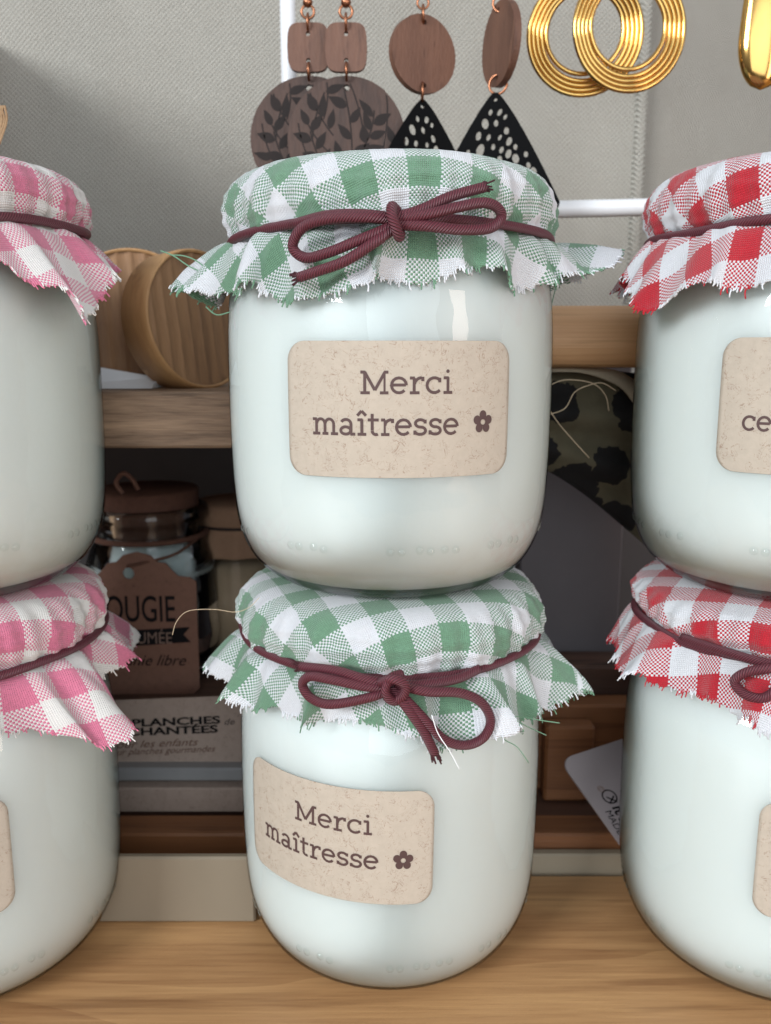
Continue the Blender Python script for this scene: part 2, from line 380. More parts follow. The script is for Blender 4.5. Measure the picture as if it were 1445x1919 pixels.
# ------------------------------------------------------------------ slab serif stroke lettering
SW = .175
def arc(cx, cy, rx, ry, a0, a1, n=14): return [(cx+rx*cos(R(a0+(a1-a0)*i/n)), cy+ry*sin(R(a0+(a1-a0)*i/n))) for i in range(n+1)]
G = {
 'M': (1.72, [[(.30, 0), (.30, 1.30)], [(1.42, 0), (1.42, 1.30)], [(.30, 1.27), (.86, .22)], [(.86, .22), (1.42, 1.27)], [(.06, .07), (.58, .07)], [(1.14, .07), (1.66, .07)], [(.06, 1.26), (.34, 1.26)], [(1.38, 1.26), (1.66, 1.26)]]),
 'e': (1.06, [arc(.52, .5, .41, .43, 0, 318), [(.14, .52), (.90, .52)]]),
 'r': (.90, [[(.30, 0), (.30, .93)], [(.06, .07), (.60, .07)], [(.06, .92), (.34, .92)], arc(.70, .52, .38, .41, 172, 88), [(.78, .99), (.78, .74)]]),
 'c': (1.00, [arc(.54, .5, .42, .43, 42, 318), [(.84, .93), (.84, .66)]]),
 'i': (.62, [[(.33, 0), (.33, .95)], [(.07, .07), (.59, .07)], [(.07, .92), (.37, .92)], [(.32, 1.30), (.32, 1.31)]]),
 'm': (1.70, [[(.30, 0), (.30, .93)], [(.06, .07), (.54, .07)], [(.06, .92), (.34, .92)], arc(.58, .62, .27, .31, 170, 0), [(.85, .62), (.85, 0)], [(.68, .07), (1.06, .07)], arc(1.13, .62, .27, .31, 170, 0), [(1.40, .62), (1.40, 0)], [(1.22, .07), (1.66, .07)]]),
 'a': (1.08, [arc(.46, .66, .30, .27, 155, 0), [(.76, .68), (.76, .10)], arc(.44, .28, .30, .215, 0, 360, 20), [(.72, .07), (1.02, .07)]]),
 'î': (.64, [[(.33, 0), (.33, .95)], [(.07, .07), (.59, .07)], [(.07, .92), (.37, .92)], [(.06, 1.16), (.32, 1.44)], [(.32, 1.44), (.58, 1.16)]]),
 't': (.76, [[(.30, 1.28), (.30, .30)], arc(.52, .28, .22, .215, 180, 300), [(.04, .92), (.68, .92)]]),
 's': (.90, [arc(.45, .715, .29, .215, 35, 180), arc(.45, .72, .29, .22, 180, 270), arc(.45, .285, .31, .215, 90, -90), arc(.45, .285, .33, .215, 270, 200), [(.735, .93), (.735, .70)], [(.13, .05), (.13, .30)]]),
}
def lettering(text, unit, width=None):
    """list of quads [(x,y)*4] in millimetre-like units"""
    adv = 0; strokes = []
    for ch in text:
        a, st = G[ch]
        for s in st: strokes.append([((x+adv)*unit, y*unit) for x, y in s])
        adv += a
    tot = adv*unit; k = width/tot if width else 1
    return [[(x*k, y) for x, y in s] for s in strokes], tot*k
def stroke_quads(pts, w):
    out = []; n = len(pts); L = []; Rr = []
    for i, (x, y) in enumerate(pts):
        a = pts[max(i-1, 0)]; b = pts[min(i+1, n-1)]; dx, dy = b[0]-a[0], b[1]-a[1]; l = math.hypot(dx, dy) or 1
        L.append((x-dy/l*w/2, y+dx/l*w/2)); Rr.append((x+dy/l*w/2, y-dx/l*w/2))
    for i in range(n-1): out.append([Rr[i], Rr[i+1], L[i+1], L[i]])
    return out

# ------------------------------------------------------------------ candle jar
BODY = [(a*1.04, z) for a, z in [(0, .0016), (.0125, .0016), (.0195, .0007), (.0212, 0), (.0235, .0005), (.0262, .0022), (.0291, .0051), (.0313, .0098), (.0325, .0155), (.0330, .024), (.0332, .034), (.0332, .046), (.0330, .054), (.0324, .060), (.0311, .0650), (.0298, .0688), (.0292, .072), (.0292, .080)]]
def dense(prof, k=5):
    q = smoothpath([(a, 0, b) for a, b in prof], k); return [(max(0, p.x), p.z) for p in q]
BODYD = dense(BODY)
def rbody(z):
    if z <= 0: return 0
    for (r0, z0), (r1, z1) in zip(BODYD, BODYD[1:]):
        if z0 <= z <= z1 and z1 > z0 and r0 > .02: return r0+(r1-r0)*(z-z0)/(z1-z0)
    return .0305
glass_mesh = wax_mesh = None
def shared_jar():
    global glass_mesh, wax_mesh
    a = lathe(BODYD, 128)
    rnd = random.Random(5)
    for base in range(0, 360, 36):                        # pressed braille-like dots round the foot
        for (da, dz) in ((0, 0), (3.6, 0), (9.5, .3), (13.2, .0), (18, .2), (22, 0))[:rnd.choice((3, 4, 6))]:
            th = R(base+da); z = .0118+dz*.001; r = rbody(z)-.0002
            V = []; F = []
            for i in range(5):
                for k in range(10):
                    ph = i/4*pi/2; q = .00085*cos(ph); b = 2*pi*k/10
                    V.append(((r+.0004*sin(ph))*sin(th+q*cos(b)/r), -(r+.0004*sin(ph)-.0003*q*sin(b)/.0008*0)*cos(th+q*cos(b)/r), z+q*sin(b)))
            for i in range(4):
                for k in range(10): F.append((i*10+k, i*10+(k+1) % 10, (i+1)*10+(k+1) % 10, (i+1)*10+k))
            F.append(tuple(40+k for k in range(10)))
            a.add(V, F)
    o = a.build('glass', 'glass'); glass_mesh = o.data; bpy.data.objects.remove(o)
    ins = [(0, .0032), (.016, .0030), (.0225, .0022)]+[(a*1.04-.00020, z+.0003) for a, z in [(.0262, .0026), (.0290, .0053), (.0312, .0099), (.0324, .0156), (.0330, .024), (.0332, .034), (.0332, .046), (.0330, .054), (.0324, .060), (.0311, .0650), (.0300, .0675)]]+[(.026, .0684), (0, .0684)]
    o = lathe(dense(ins), 96).build('wax', 'wax'); wax_mesh = o.data; bpy.data.objects.remove(o)
shared_jar()

def cylpt(th, z, r): return Vector((r*sin(th), -r*cos(th), z))

def make_cloth(parent, mat, H, zc, seed, rot, corners, flare, cf=60, half=.0585, uvoff=(0, 0), fold=1.0, sweep=None):
    """draped gingham square: polar grid, UV = position on the flat cloth"""
    rnd = random.Random(seed)
    ph = [rnd.uniform(0, 6.28) for _ in range(12)]
    NT_, NS = 900, 74
    RL = .0343
    prof = [(0, 0), (.012, .0002), (.024, -.0002), (.0295, -.0011), (.0324, -.0030), (.0340, -.0058), (.0342, -.0085), (.0334, -.0112), (.0318, zc-H)]
    kz = (H-zc)/.0132; prof = prof[:4]+[(a_, b_*kz) for a_, b_ in prof[4:8]]+[prof[8]]
    pl = smoothpath([(a, 0, b) for a, b in prof], 6); S_ = [0]
    for p, q in zip(pl, pl[1:]): S_.append(S_[-1]+(q-p).length)
    scord = S_[-1]
    def top(s):
        s = min(s, scord)
        for i in range(len(S_)-1):
            if S_[i+1] >= s:
                k = (s-S_[i])/(S_[i+1]-S_[i]); return pl[i].x*(1-k)+pl[i+1].x*k, pl[i].z*(1-k)+pl[i+1].z*k
        return pl[-1].x, pl[-1].z
    def fl(th):                                            # skirt direction from vertical
        a = flare
        for (c, e, w) in corners:
            d = (th-c+pi) % (2*pi)-pi; a += (R(cf)-flare)*exp(-(d/w)**2)*min(1, e/.008)
        return a
    def smax(th):
        base = scord+.0100+.0013*sin(2*th+ph[0])+.0010*sin(5*th+ph[1])+.0006*sin(11*th+ph[2])
        for (c, e, w) in corners:
            d = (th-c+pi) % (2*pi)-pi; base += e*max(0, 1-abs(d)/(w*1.5))**1.15
        return base
    def folds(th, t):
        w = .55*sin(11*th+ph[3]+.8*sin(2*th+ph[7]))+.38*sin(19*th+ph[4]+.9*sin(3*th+ph[8]))+.2*sin(33*th+ph[5])
        return math.copysign(abs(w)**.85, w)
    jag = []; wk = 0
    for _ in range(NT_): wk = wk*.86+rnd.uniform(-.0004, .0004); jag.append(wk+rnd.uniform(-.00035, .00035))
    jag = [q*min(1, k_/30, (NT_-k_)/30) for k_, q in enumerate(jag)]
    V = []; UV = []; edge = []
    for j in range(NT_):
        th = 2*pi*j/NT_; sm = smax(th)+jag[j]
        for i in range(NS+1):
            f = i/NS
            s = sm*(f**.85)
            if s <= scord:
                r, z = top(s); k = max(0, (s-.024)/(scord-.024))
                a = .00085*k**1.3*folds(th, 0)*fold+.0004*k*sin(47*th+ph[6])
                n1 = .0003*sin(23*s/.01+ph[9]+3*th)*k
                r += a+n1; z += (.0006*k*sin(3*th+ph[10])+.0003*sin(7*th+ph[2])*k)*(1 if k < .85 else (1-k)/.15)
                tt = th
            else:
                t = s-scord; an = fl(th)
                # springs outwards at the cord, then falls
                r = top(scord)[0]+.0006+t*sin(an)+.0016*(1-exp(-t/.0015)); z = top(scord)[1]-t*cos(an)*(1-.35*exp(-t/.003))
                w = folds(th, t); A = (.0008+.24*t)*fold; A = min(A, .0036)
                r += A*w*cos(an)+.0003*sin(47*th+ph[6])*exp(-t/.004); z += A*w*sin(an)*.8
                tt = th+.045*(t/.012)*sin(11*th+ph[3]+1.2)*fold+.03*(t/.012)*sin(19*th+ph[4]+1.0)*fold
                if sweep: z += sweep(th, t)
                r = max(r, rbody(z)+.0008)
            V.append(cylpt(tt, H+z if s <= scord else H+z, r)); 
            ca, sa = cos(th+rot), sin(th+rot); UV.append((s*sa+uvoff[0]+.5, -s*ca+uvoff[1]+.5))
        edge.append((len(V)-1, th))
    F = []
    m = NS+1
    for j in range(NT_):
        k = (j+1) % NT_
        for i in range(NS):
            if i == 0: F.append((j*m, k*m+1, j*m+1)) 
            else: F.append((j*m+i, k*m+i, k*m+i+1, j*m+i+1))
    o = mesh('cloth_cover', V, F, mat, parent, UV)
    so = o.modifiers.new('thickness', 'SOLIDIFY'); so.thickness = .00032; so.offset = 1
    # frayed threads along the cut edge
    acc = Acc()
    for j in range(0, NT_):
        if rnd.random() < .5+.3*sin(j*.13+seed): continue
        e, th = edge[j]; P = Vector(V[e]); D = (P-Vector(V[e-3])).normalized(); L = rnd.choice((.0003, .0004, .0005, .0006, .0009))*rnd.uniform(.7, 1.3)
        c = Vector((rnd.uniform(-1, 1), rnd.uniform(-1, 1), rnd.uniform(-1.2, .5)))*.55
        path = [P-D*.0004, P+D*L*.35+c*L*.12, P+D*L*.7+c*L*.4, P+D*L+c*L*.9]
        tube(path, .00014, 4, acc=acc, fixuv=UV[e])
    fr = acc.build('frayed_edge', mat, o, uv=True); fr['kind'] = 'stuff'
    return o, V, UV

def make_label(parent, th0, zc, w, h, tilt, rows, flower=None, cr=.0036, name='label'):
    """kraft sticker curved round the jar; rows: (text, x0, baseline, unit, width) in metres from the centre"""
    ct, st = cos(tilt), sin(tilt)
    def put(x, y, d):
        X = x*ct-y*st; Y = x*st+y*ct; z = zc+Y
        return cylpt(th0+X/.0347, z, max(rbody(z), .0343)+.00012+d)
    nx, ny = 60, 34; V = []; F = []
    def inset(y):
        d = abs(y)-(h/2-cr)
        return cr-sqrt(max(0, cr*cr-d*d)) if d > 0 else 0
    ys = [-h/2+h*(.5-.5*cos(pi*j/ny)) for j in range(ny+1)]
    for y in ys:
        hw = w/2-inset(y)
        for i in range(nx+1):
            x = -hw+2*hw*i/nx; V.append(put(x, y, .0001))
    for j in range(ny):
        for i in range(nx): F.append((j*(nx+1)+i, j*(nx+1)+i+1, (j+1)*(nx+1)+i+1, (j+1)*(nx+1)+i))
    lab = mesh(name, V, F, 'kraft', parent)
    so = lab.modifiers.new('t', 'SOLIDIFY'); so.thickness = .00016; so.offset = 0
    if rows:
        a = Acc(); lay = 0
        for (txt, x0, yb, unit, wd) in rows:
            st_, _ = lettering(txt, unit, wd); sw = SW*unit
            for s in st_:
                lay += 1; d = .00024+.000004*(lay % 9)
                if len(s) == 2 and math.hypot(s[0][0]-s[1][0], s[0][1]-s[1][1]) < unit*.05:
                    c = s[0]; a.add([put(x0+c[0]+sw*.62*cos(2*pi*k/14), yb+c[1]+sw*.62*sin(2*pi*k/14), d) for k in range(14)], [tuple(range(14))]); continue
                for q in stroke_quads(s, sw): a.add([put(x0+x, yb+y, d) for x, y in q], [(0, 1, 2, 3)])
        if flower:
            fx, fy, fr = flower
            for k in range(5):
                b = pi/2+2*pi*k/5; lay += 1; d = .00024+.000004*(lay % 9)
                cx, cy = fx+fr*.62*cos(b), fy+fr*.62*sin(b)
                V = [put(cx+fr*.36*cos(2*pi*i/18), cy+fr*.40*sin(2*pi*i/18), d) for i in range(18)]; a.add(V, [tuple(range(18))])
            ring = [put(fx+fr*q*cos(2*pi*i/20), fy+fr*q*sin(2*pi*i/20), .00029) for q in (.24, .42) for i in range(20)]
            a.add(ring, [(i, (i+1) % 20, 20+(i+1) % 20, 20+i) for i in range(20)])
        a.build('print', 'ink', lab, smooth=False)
    return lab

def cordpath(pts, sub=8): return smoothpath([cylpt(R(t), z*.001, r) for (t, z, r) in pts], sub)
def frayend(acc, P, D, rnd, n=16):
    for _ in range(n):
        c = Vector((rnd.uniform(-1, 1), rnd.uniform(-1, 1), rnd.uniform(-1, 1)))*.0008
        tube([P-D*.001+c*.5, P+c*.9, P+D*.0009+c*1.2+Vector((0, 0, rnd.uniform(-.0004, .0004)))], .00016, 4, acc=acc)

def make_jar(name, loc, mat, H, zc, seed, label, rot, corners, flare, bow=None, stickers=(), ring=None, fold=1.0, sweep=None, uvoff=(0, 0), rotz=0, group=None, cf=60):
    t = empty(name, loc, label, 'candle jar', group); t.rotation_euler.z = rotz
    for me, n in ((glass_mesh, 'glass'), (wax_mesh, 'wax')):
        o = bpy.data.objects.new(n, me); C.objects.link(o); o.parent = t
    cl, V, UV = make_cloth(t, mat, H, zc, seed, rot, corners, flare, fold=fold, sweep=sweep, uvoff=uvoff, cf=cf)
    rnd = random.Random(seed+3)
    path = [cylpt(2*pi*k/160, zc+.0009*sin(2*pi*k/160+1.2*seed)+.0002*sin(2*pi*k*7/160), .0335+.0002*sin(2*pi*k*9/160+seed)) for k in range(160)]
    if ring: path = [cylpt(2*pi*k/160, zc+ring(2*pi*k/160 if k < 80 else 2*pi*k/160-2*pi), .0335+.0002*sin(2*pi*k*9/160+seed)) for k in range(160)]
    cd = tube(path, .00088, 12, True).build('cord', 'cord', t, uv=True)
    if bow:
        a = Acc()
        for kind, pts in bow:
            P = cordpath(pts); tube(P, .00091, 12, acc=a)
            if kind == 'tail': frayend(a, P[-1], (P[-1]-P[-2]).normalized(), rnd)
        a.build('bow', 'cord', cd, uv=True)
    for s in stickers: make_label(t, *s)
    return t, cl

def loose(parent, pts, mat, r=.00014, name='loose_thread'):
    a = tube(smoothpath(pts, 6), r, 5, fixuv=(.5, .5)); return a.build(name, mat, parent, uv=True)

MER = [('Merci', -.0076, .0029, .00305, .0170), ('maîtresse', -.0167, -.0045, .00305, .0275)]
Rd = .0372
bow_top = [
 ('tail', [(-3, 70.6, .0372), (2, 70.8, .0380), (7.6, 71.9, .0380), (15.9, 74.3, .0375), (25.6, 76.2, .0372)]),
 ('loop', [(0, 70.2, .0378), (9, 71.0, .0392), (16, 72.2, .0393), (23.5, 73.3, .0390), (28.3, 72.8, .0385), (29.8, 71.2, .0383), (26, 69.3, .0385), (17.5, 68.7, .0392), (9, 69.1, .0392), (1, 69.4, .0380)]),
 ('loop', [(1, 70.3, .0378), (-5.9, 70.5, .0390), (-15.6, 70.4, .0393), (-23.1, 69.2, .0388), (-26.3, 66.3, .0385), (-22.5, 64.3, .0388), (-15.7, 64.9, .0397), (-7.3, 67.0, .0395), (0.2, 69.2, .0380)]),
 ('tail', [(1.1, 69.0, .0378), (-4.4, 66.3, .0398), (-11.1, 63.4, .0405), (-18.1, 61.9, .0402), (-23.5, 61.0, .0398)]),
 ('ring', [(1.5, 71.8, .0372), (.2, 72.2, .0388), (.2, 70.6, .0402), (1.2, 68.6, .0402), (2.0, 67.4, .0390), (2.4, 68, .0375)]),
 ('ring', [(-30, 70.6, .0345), (-18, 71.4, .0362), (-8, 71.2, .0375), (0, 70.6, .0378)]),
]
bow_bot = [
 ('tail', [(1.4, 75.5, .0378), (-6.4, 76.6, .0388), (-15.6, 77.6, .0380), (-27.5, 77.2, .0375)]),
 ('loop', [(1.3, 75.3, .0380), (-6.2, 75.4, .0392), (-16.6, 76.4, .0395), (-23, 76.2, .0390), (-25.8, 74.2, .0386), (-23.1, 71.9, .0388), (-16.7, 71.5, .0395), (-6.2, 73.4, .0395), (0.3, 74.8, .0385)]),
 ('loop', [(1.3, 75.6, .0382), (9.5, 74.7, .0400), (18.4, 74.0, .0405), (24.9, 71.4, .0405), (28.3, 67.1, .0402), (26, 64.0, .0402), (20.2, 63.4, .0405), (14, 65.4, .0408), (8.1, 70.2, .0405), (2, 74.6, .0390)]),
 ('tail', [(0.3, 75, .0385), (4.6, 71.6, .0405), (8.8, 67.0, .0408), (11.8, 62.5, .0405)]),
 ('ring', [(3, 77.5, .0380), (0, 77.4, .0398), (-1.5, 75.6, .0408), (0, 73.5, .0404), (2.4, 73.2, .0392), (4, 74.5, .038)]),
 ('ring', [(-3, 76.2, .0392), (.5, 77.6, .0408), (3.6, 76.6, .0408), (3.4, 74.4, .0404), (1, 72.9, .0396), (-1.5, 73.4, .0385)]),
 ('ring', [(30, 75.4, .0345), (20, 74.9, .0362), (9, 75.2, .0378), (1, 75.4, .038)]),
]
GJ = 'wax candle jars with gingham cloth tops'
TOPZ = .0876
gt, gcl = make_jar('candle_jar', (.001, .19, TOPZ), 'green', .0842, .0700, 11,
    'upper jar with green gingham cover, stacked on the other green jar', R(-8),
    [(R(-74), .0050, R(13)), (R(82), .0085, R(11)), (R(178), .009, R(18)), (R(-140), .004, R(15))], R(18), bow_top,
    [(R(3.1), .0382, .0437, .0244, 0, MER, (.0157, -.0024, .0021))],
    ring=lambda a: .0012*cos(a)+(-.0012 if a < 0 else 0)*(1-cos(a)), group=GJ, fold=1.15,
    sweep=lambda th, t: .42*t*exp(-((th-R(82))/R(16))**2))
gb, gbc = make_jar('candle_jar', (.001, .19, 0), 'green', .0872, .0742, 23,
    'lower jar with green gingham cover, standing on the plank under the other green jar', R(-20),
    [(R(-84), .0025, R(18)), (R(68), .0035, R(16)), (R(170), .009, R(20)), (R(28), .002, R(14))], R(22), bow_bot,
    [(R(-21.6), .0401, .0435, .0244, R(-.8), MER, (.0157, -.0024, .0021))],
    ring=lambda a: .0006+.0016*(1-cos(a))-.0004*sin(a), fold=1.15, group=GJ)
PT = (-.0956, .183, TOPZ); RT = (.0884, .185, TOPZ); PB = (-.0972, .183, 0); RB = (.0903, .185, 0)
make_jar('candle_jar', PT, 'pink', .0845, .0718, 31, 'upper jar with pink gingham cover, at the left edge', R(-60),
    [(R(62), .0135, R(12)), (R(-30), .006, R(20)), (R(160), .009, R(18)), (R(-110), .009, R(18))], R(34), group=GJ, fold=.7, cf=46)
make_jar('candle_jar', PB, 'pink', .0872, .0742, 47, 'lower jar with pink gingham cover, at the left edge on the plank', R(-45),
    [(R(62), .0125, R(14)), (R(-30), .009, R(18)), (R(150), .009, R(18)), (R(-120), .009, R(18))], R(32),
    [('loop', [(8, 75, .0380), (14, 72, .0400), (19, 68, .0405), (20, 64, .0405), (14, 64, .0405), (8, 68, .0405), (4, 74, .039)])],
    [(R(5), .0385, .0437, .0244, 0, None)], group=GJ, fold=1.2, cf=50)
make_jar('candle_jar', RT, 'red', .0845, .0710, 53, 'upper jar with red gingham cover, at the right edge', R(30),
    [(R(-66), .0055, R(13)), (R(20), .008, R(18)), (R(110), .009, R(18)), (R(200), .009, R(18))], R(26), None,
    [(R(-13), .0388, .0437, .0244, 0, [('Merci', -.0130, .0029, .00305, .0170), ('ce', -.0174, -.0045, .00280, .0053)])], group=GJ, fold=.8, cf=44)
make_jar('candle_jar', RB, 'red', .0872, .0785, 67, 'lower jar with red gingham cover, at the right edge on the plank', R(35),
    [(R(-72), .0050, R(16)), (R(-20), .004, R(20)), (R(100), .009, R(18)), (R(200), .009, R(18))], R(20),
    [('loop', [(-27, 79, .0375), (-30.5, 78.8, .039), (-36, 77.4, .0395), (-38.6, 75.2, .0395), (-36, 73.2, .0395), (-31, 73.2, .0395), (-27, 76, .039)]),
     ('ring', [(-62, 78.6, .0335), (-48, 78.9, .0345), (-36, 79, .0362), (-26, 79, .0375)])],
    [(R(6), .0385, .0437, .0244, 0, None)], group=GJ, fold=.5)
def P3(px, py, Y, base): return at(px, py, Y)-Vector(base)
B0 = (.001, .19, TOPZ); B1 = (.001, .19, 0)
for pts in ([(390, 515), (355, 500), (325, 480), (300, 470)], [(400, 520), (372, 492), (345, 480), (318, 478)], [(395, 545), (370, 548), (345, 535), (330, 545)], [(430, 585), (405, 590), (385, 575)]):
    loose(gcl, [P3(x, y, .176+.001*i, B0) for i, (x, y) in enumerate(pts)], 'green')
loose(gcl, [P3(x, y, .186, B0) for x, y in ((1042, 540), (1036, 565), (1030, 590), (1022, 606))], 'green', .00011)
for pts, m_ in (([(810, 1340), (822, 1375), (845, 1410), (862, 1442)], 'white'), ([(925, 1360), (945, 1385), (970, 1400), (992, 1430)], 'green'), ([(950, 1340), (985, 1345), (1015, 1350), (1050, 1355)], 'green'), ([(960, 1345), (990, 1362), (1025, 1378)], 'green')):
    loose(gbc, [P3(x, y, .149 if x < 900 else .160, B1) for x, y in pts], m_, .00010)

# ------------------------------------------------------------------ setting
def structure(o): o['kind'] = 'structure'; return o
pl = box(-.45, -.031, -.15, .187, -.02, 0, b=.0012)
o = box(-.45, .45, -.15, .208, -.02, 0, b=.0015).build('wooden_plank', 'plank', smooth=False)
tag(o, 'pale pine plank in front, carrying the lower row of jars', 'plank')
o = box(-.30, -.0315, .1875, .1897, .0002, .0175, b=.0005).build('cream_slat', 'creamshade', smooth=False)
tag(o, 'tall cream slat between the pink jar and the green jar, behind the plank', 'slat')
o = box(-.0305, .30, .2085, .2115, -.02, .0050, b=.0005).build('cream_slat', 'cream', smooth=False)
tag(o, 'low cream strip between the green jar and the red jar, behind the plank', 'slat')

# wall
xs = at(1203, 200, .36).x
a = Acc(); a.add([(-1.2, 0, -.3), (xs, 0, -.3), (xs, 0, .9), (-1.2, 0, .9)], [(0, 1, 2, 3)])
o = a.build('wall', 'wall', smooth=False, loc=(0, .36, 0)); structure(o)
a = Acc(); a.add([(0, 0, -.3), (.9, 0, -.3), (.9, 0, .9), (0, 0, .9)], [(0, 1, 2, 3)])
o = a.build('wall_right', 'wall', smooth=False, loc=(xs+.0015, .3615, 0)); o.rotation_euler.z = R(34); structure(o)
o = tube([(xs, .3595, -.25), (xs, .3595, .85)], .0022, 10).build('wall_seam', 'wall'); structure(o)
# display unit
u = empty('display_unit', (0, .27, 0), 'wooden display unit with dark recesses behind the jars', 'display shelf')
def upart(name, mat, a): 
    o = a.build(name, mat, u, smooth=False); o.location = (0, -.27, 0); return o
upart('shelf_board', 'oak', box(-.34, -.006, .212, .345, .1125, .1262, b=.0006))
upart('added_shade_panel', 'darkwood', box(-.157, -.151, .19, .3595, .1265, .252, b=.0006))  # unseen board, added to cast the shadow on the lower left wall
rp = [(.236, .1325), (.236, .1461)]+[(.2185-.0065*sin(R(q)), .1403+.0065*cos(R(q))) for q in range(0, 91, 15)]+[(.2185-.0065*cos(R(q)), .1383-.0065*sin(R(q))) for q in range(0, 91, 15)]
ra = Acc(); nr_ = len(rp); ra.add([(x, y, z) for x in (-.004, .34) for y, z in rp], [(i, (i+1) % nr_, nr_+(i+1) % nr_, nr_+i) for i in range(nr_)]+[tuple(range(nr_-1, -1, -1)), tuple(range(nr_, 2*nr_))])
ro = ra.build('rail', 'pine', u, smooth=False); ro.location = (0, -.27, 0)
upart('back_panel', 'back', box(-.34, .34, .345, .350, -.02, .125, b=.0004))
upart('base_slat', 'brown', box(-.34, .34, .212, .222, -.01, .0088, b=.0006))
upart('base_board', 'darkwood', box(-.34, .34, .2222, .3445, -.01, .0070, b=.0006))
upart('divider', 'panel', box(.042, .0735, .262, .3445, .0072, .1315, b=.0005))
# blocks on the right of the base
o = box(.025, .115, .248, .2615, .0072, .0425, b=.001).build('dark_wood_block', 'darkwood', smooth=False); tag(o, 'dark wooden block at the foot of the grey divider', 'wooden block')
za, zb = at(1100, 1350, .242).z, at(1100, 1313, .242).z
o = box(.03, .16, .2385, .247, .0072, zb, b=.0006).build('slat', 'brown', smooth=False); tag(o, 'narrow brown slat lying before the dark block on the right', 'slat')
o = box(at(1020, 1360, .235).x, at(1112, 1360, .235).x, .2315, .2375, .0072, at(1060, 1352, .235).z, b=.0008).build('small_wood_block', 'brown', smooth=False); tag(o, 'small brown wood offcut left of the leaning pale card', 'wooden block')

# pale card on the right, leaning
c0, e1, e2 = at(1048, 1424, .2075), at(1200, 1374, .219), at(1190, 1622, .2000)
ux = (e1-c0).normalized(); vy = (e2-c0); vy = vy.normalized(); nn = ux.cross(vy).normalized()
cm = Matrix((( ux.x, nn.x, -vy.x, c0.x), (ux.y, nn.y, -vy.y, c0.y), (ux.z, nn.z, -vy.z, c0.z), (0, 0, 0, 1)))
SG = -1 if nn.y > 0 else 1
wc, hc, rc = .050, .050, .004
pts = []
for (cx, cy, a0) in ((rc, -rc, 90), (rc, -hc+rc, 180), (wc-rc, -hc+rc, 270), (wc-rc, -rc, 0)):
    for k in range(7): pts.append((cx+rc*cos(R(a0+15*k)), cy+rc*sin(R(a0+15*k))))
pc = empty('printed_card', (0, 0, 0), 'pale rounded card leaning behind the lower red jar, small black print', 'card')
plate('card', pts, circ(.0255, -.010, .0019, n=16) and [circ(.0215, -.0125, .0021, n=18)], .0005, 'whitecard', pc, cm)
def on_card(x, y, rot=0): return cm @ Matrix.Translation((x, SG*.00034, y)) @ Matrix.Rotation(rot, 4, 'Y')
ci = cm.inverted()
def oncard(px, py):
    n0 = nn; d = ray(px, py); o = Vector((0, 0, ZC)); return ci @ (o+d*((c0-o).dot(n0)/d.dot(n0)))
p1, p2 = oncard(1142, 1493), oncard(1172, 1545); ang = atan2(p2.z-p1.z, p2.x-p1.x)
def cprint(txt, px, py, size, mat, **k):
    p = oncard(px, py); return textmesh('print', txt, size, mat, pc, cm @ Matrix.Translation((p.x, -.00034, p.z)) @ Matrix.Rotation(-ang, 4, 'Y'), **k)
p = oncard(1142, 1493); a = Acc()
a.add([cm @ Vector((p.x+q*cos(2*pi*i/24), -.00034, p.z+q*sin(2*pi*i/24))) for q in (.0017, .0021) for i in range(24)], [(i, (i+1) % 24, 24+(i+1) % 24, 24+i) for i in range(24)])
a.build('printed_symbol', 'black', pc, smooth=False)
cprint('X', 1136, 1493, .0030, 'black', bold=.00006); cprint('©', 1117, 1474, .0024, 'tagtext')
cprint('it\'a', 1146, 1512, .0044, 'black', bold=.0001); cprint('MADE IN FR', 1133, 1520, .0026, 'black')

# ------------------------------------------------------------------ left lower recess
o = box(-.16, -.02, .2145+.0085, .31, .0088, .0162, b=.0004).build('card_slab', 'greycard', smooth=False); tag(o, 'thick grey card slab, lowest of the stack left of the green jars', 'card')
o = box(-.158, -.024, .2260, .305, .0165, .0205, b=.0006).build('sheet_stack', 'greyslab', smooth=False); tag(o, 'thin stack of glossy grey sheets on the card slab', 'sheet stack')
o = box(-.150, -.022, .240, .31, .0208, .0345, b=.0004).build('cardboard_box', 'darkwood', smooth=False); tag(o, 'low dark box beneath the corked candle jar', 'box')
pc2 = empty('shop_card', (0, 0, 0), 'grey brown card with black lettering below the corked candle', 'card')
cy_ = .2335
def cmat(px, py, Y=cy_, lean=R(10), roll=R(2.2)): return Matrix.Translation(at(px, py, Y)) @ Matrix.Rotation(-lean, 4, 'X') @ Matrix.Rotation(-roll, 4, 'Y')
w_, h_ = .058, .0195
plate('card', [(-.032, -h_), (.028, -h_), (.028, .0005), (-.032, .0005)], [], .0005, 'greycard', pc2, cmat(300, 1312))
def row(txt, px, py, size, mat='black', sx=1.0, bold=0, shear=0, align='RIGHT', sp=1.0):
    b = cmat(300, 1312); p = at(px, py, cy_); inv = b.inverted() @ p
    return textmesh('print', txt, size, mat, pc2, b @ Matrix.Translation((inv.x, -.0003, inv.z)), sx, bold, sp, align, shear)
row('LES PLANCHES', 414, 1353, .0030, sx=1.75, bold=.00010)
row('ENCHANTÉES', 410, 1369, .0030, sx=1.75, bold=.00010)
row('de', 440, 1355, .0026, 'darkcord', 1.2, shear=.3)
row('pour les enfants', 372, 1392, .0030, 'cork', 1.3, shear=.4)
row('vente sur planches gourmandes', 405, 1403, .0026, 'cork', 1.1, shear=.4)

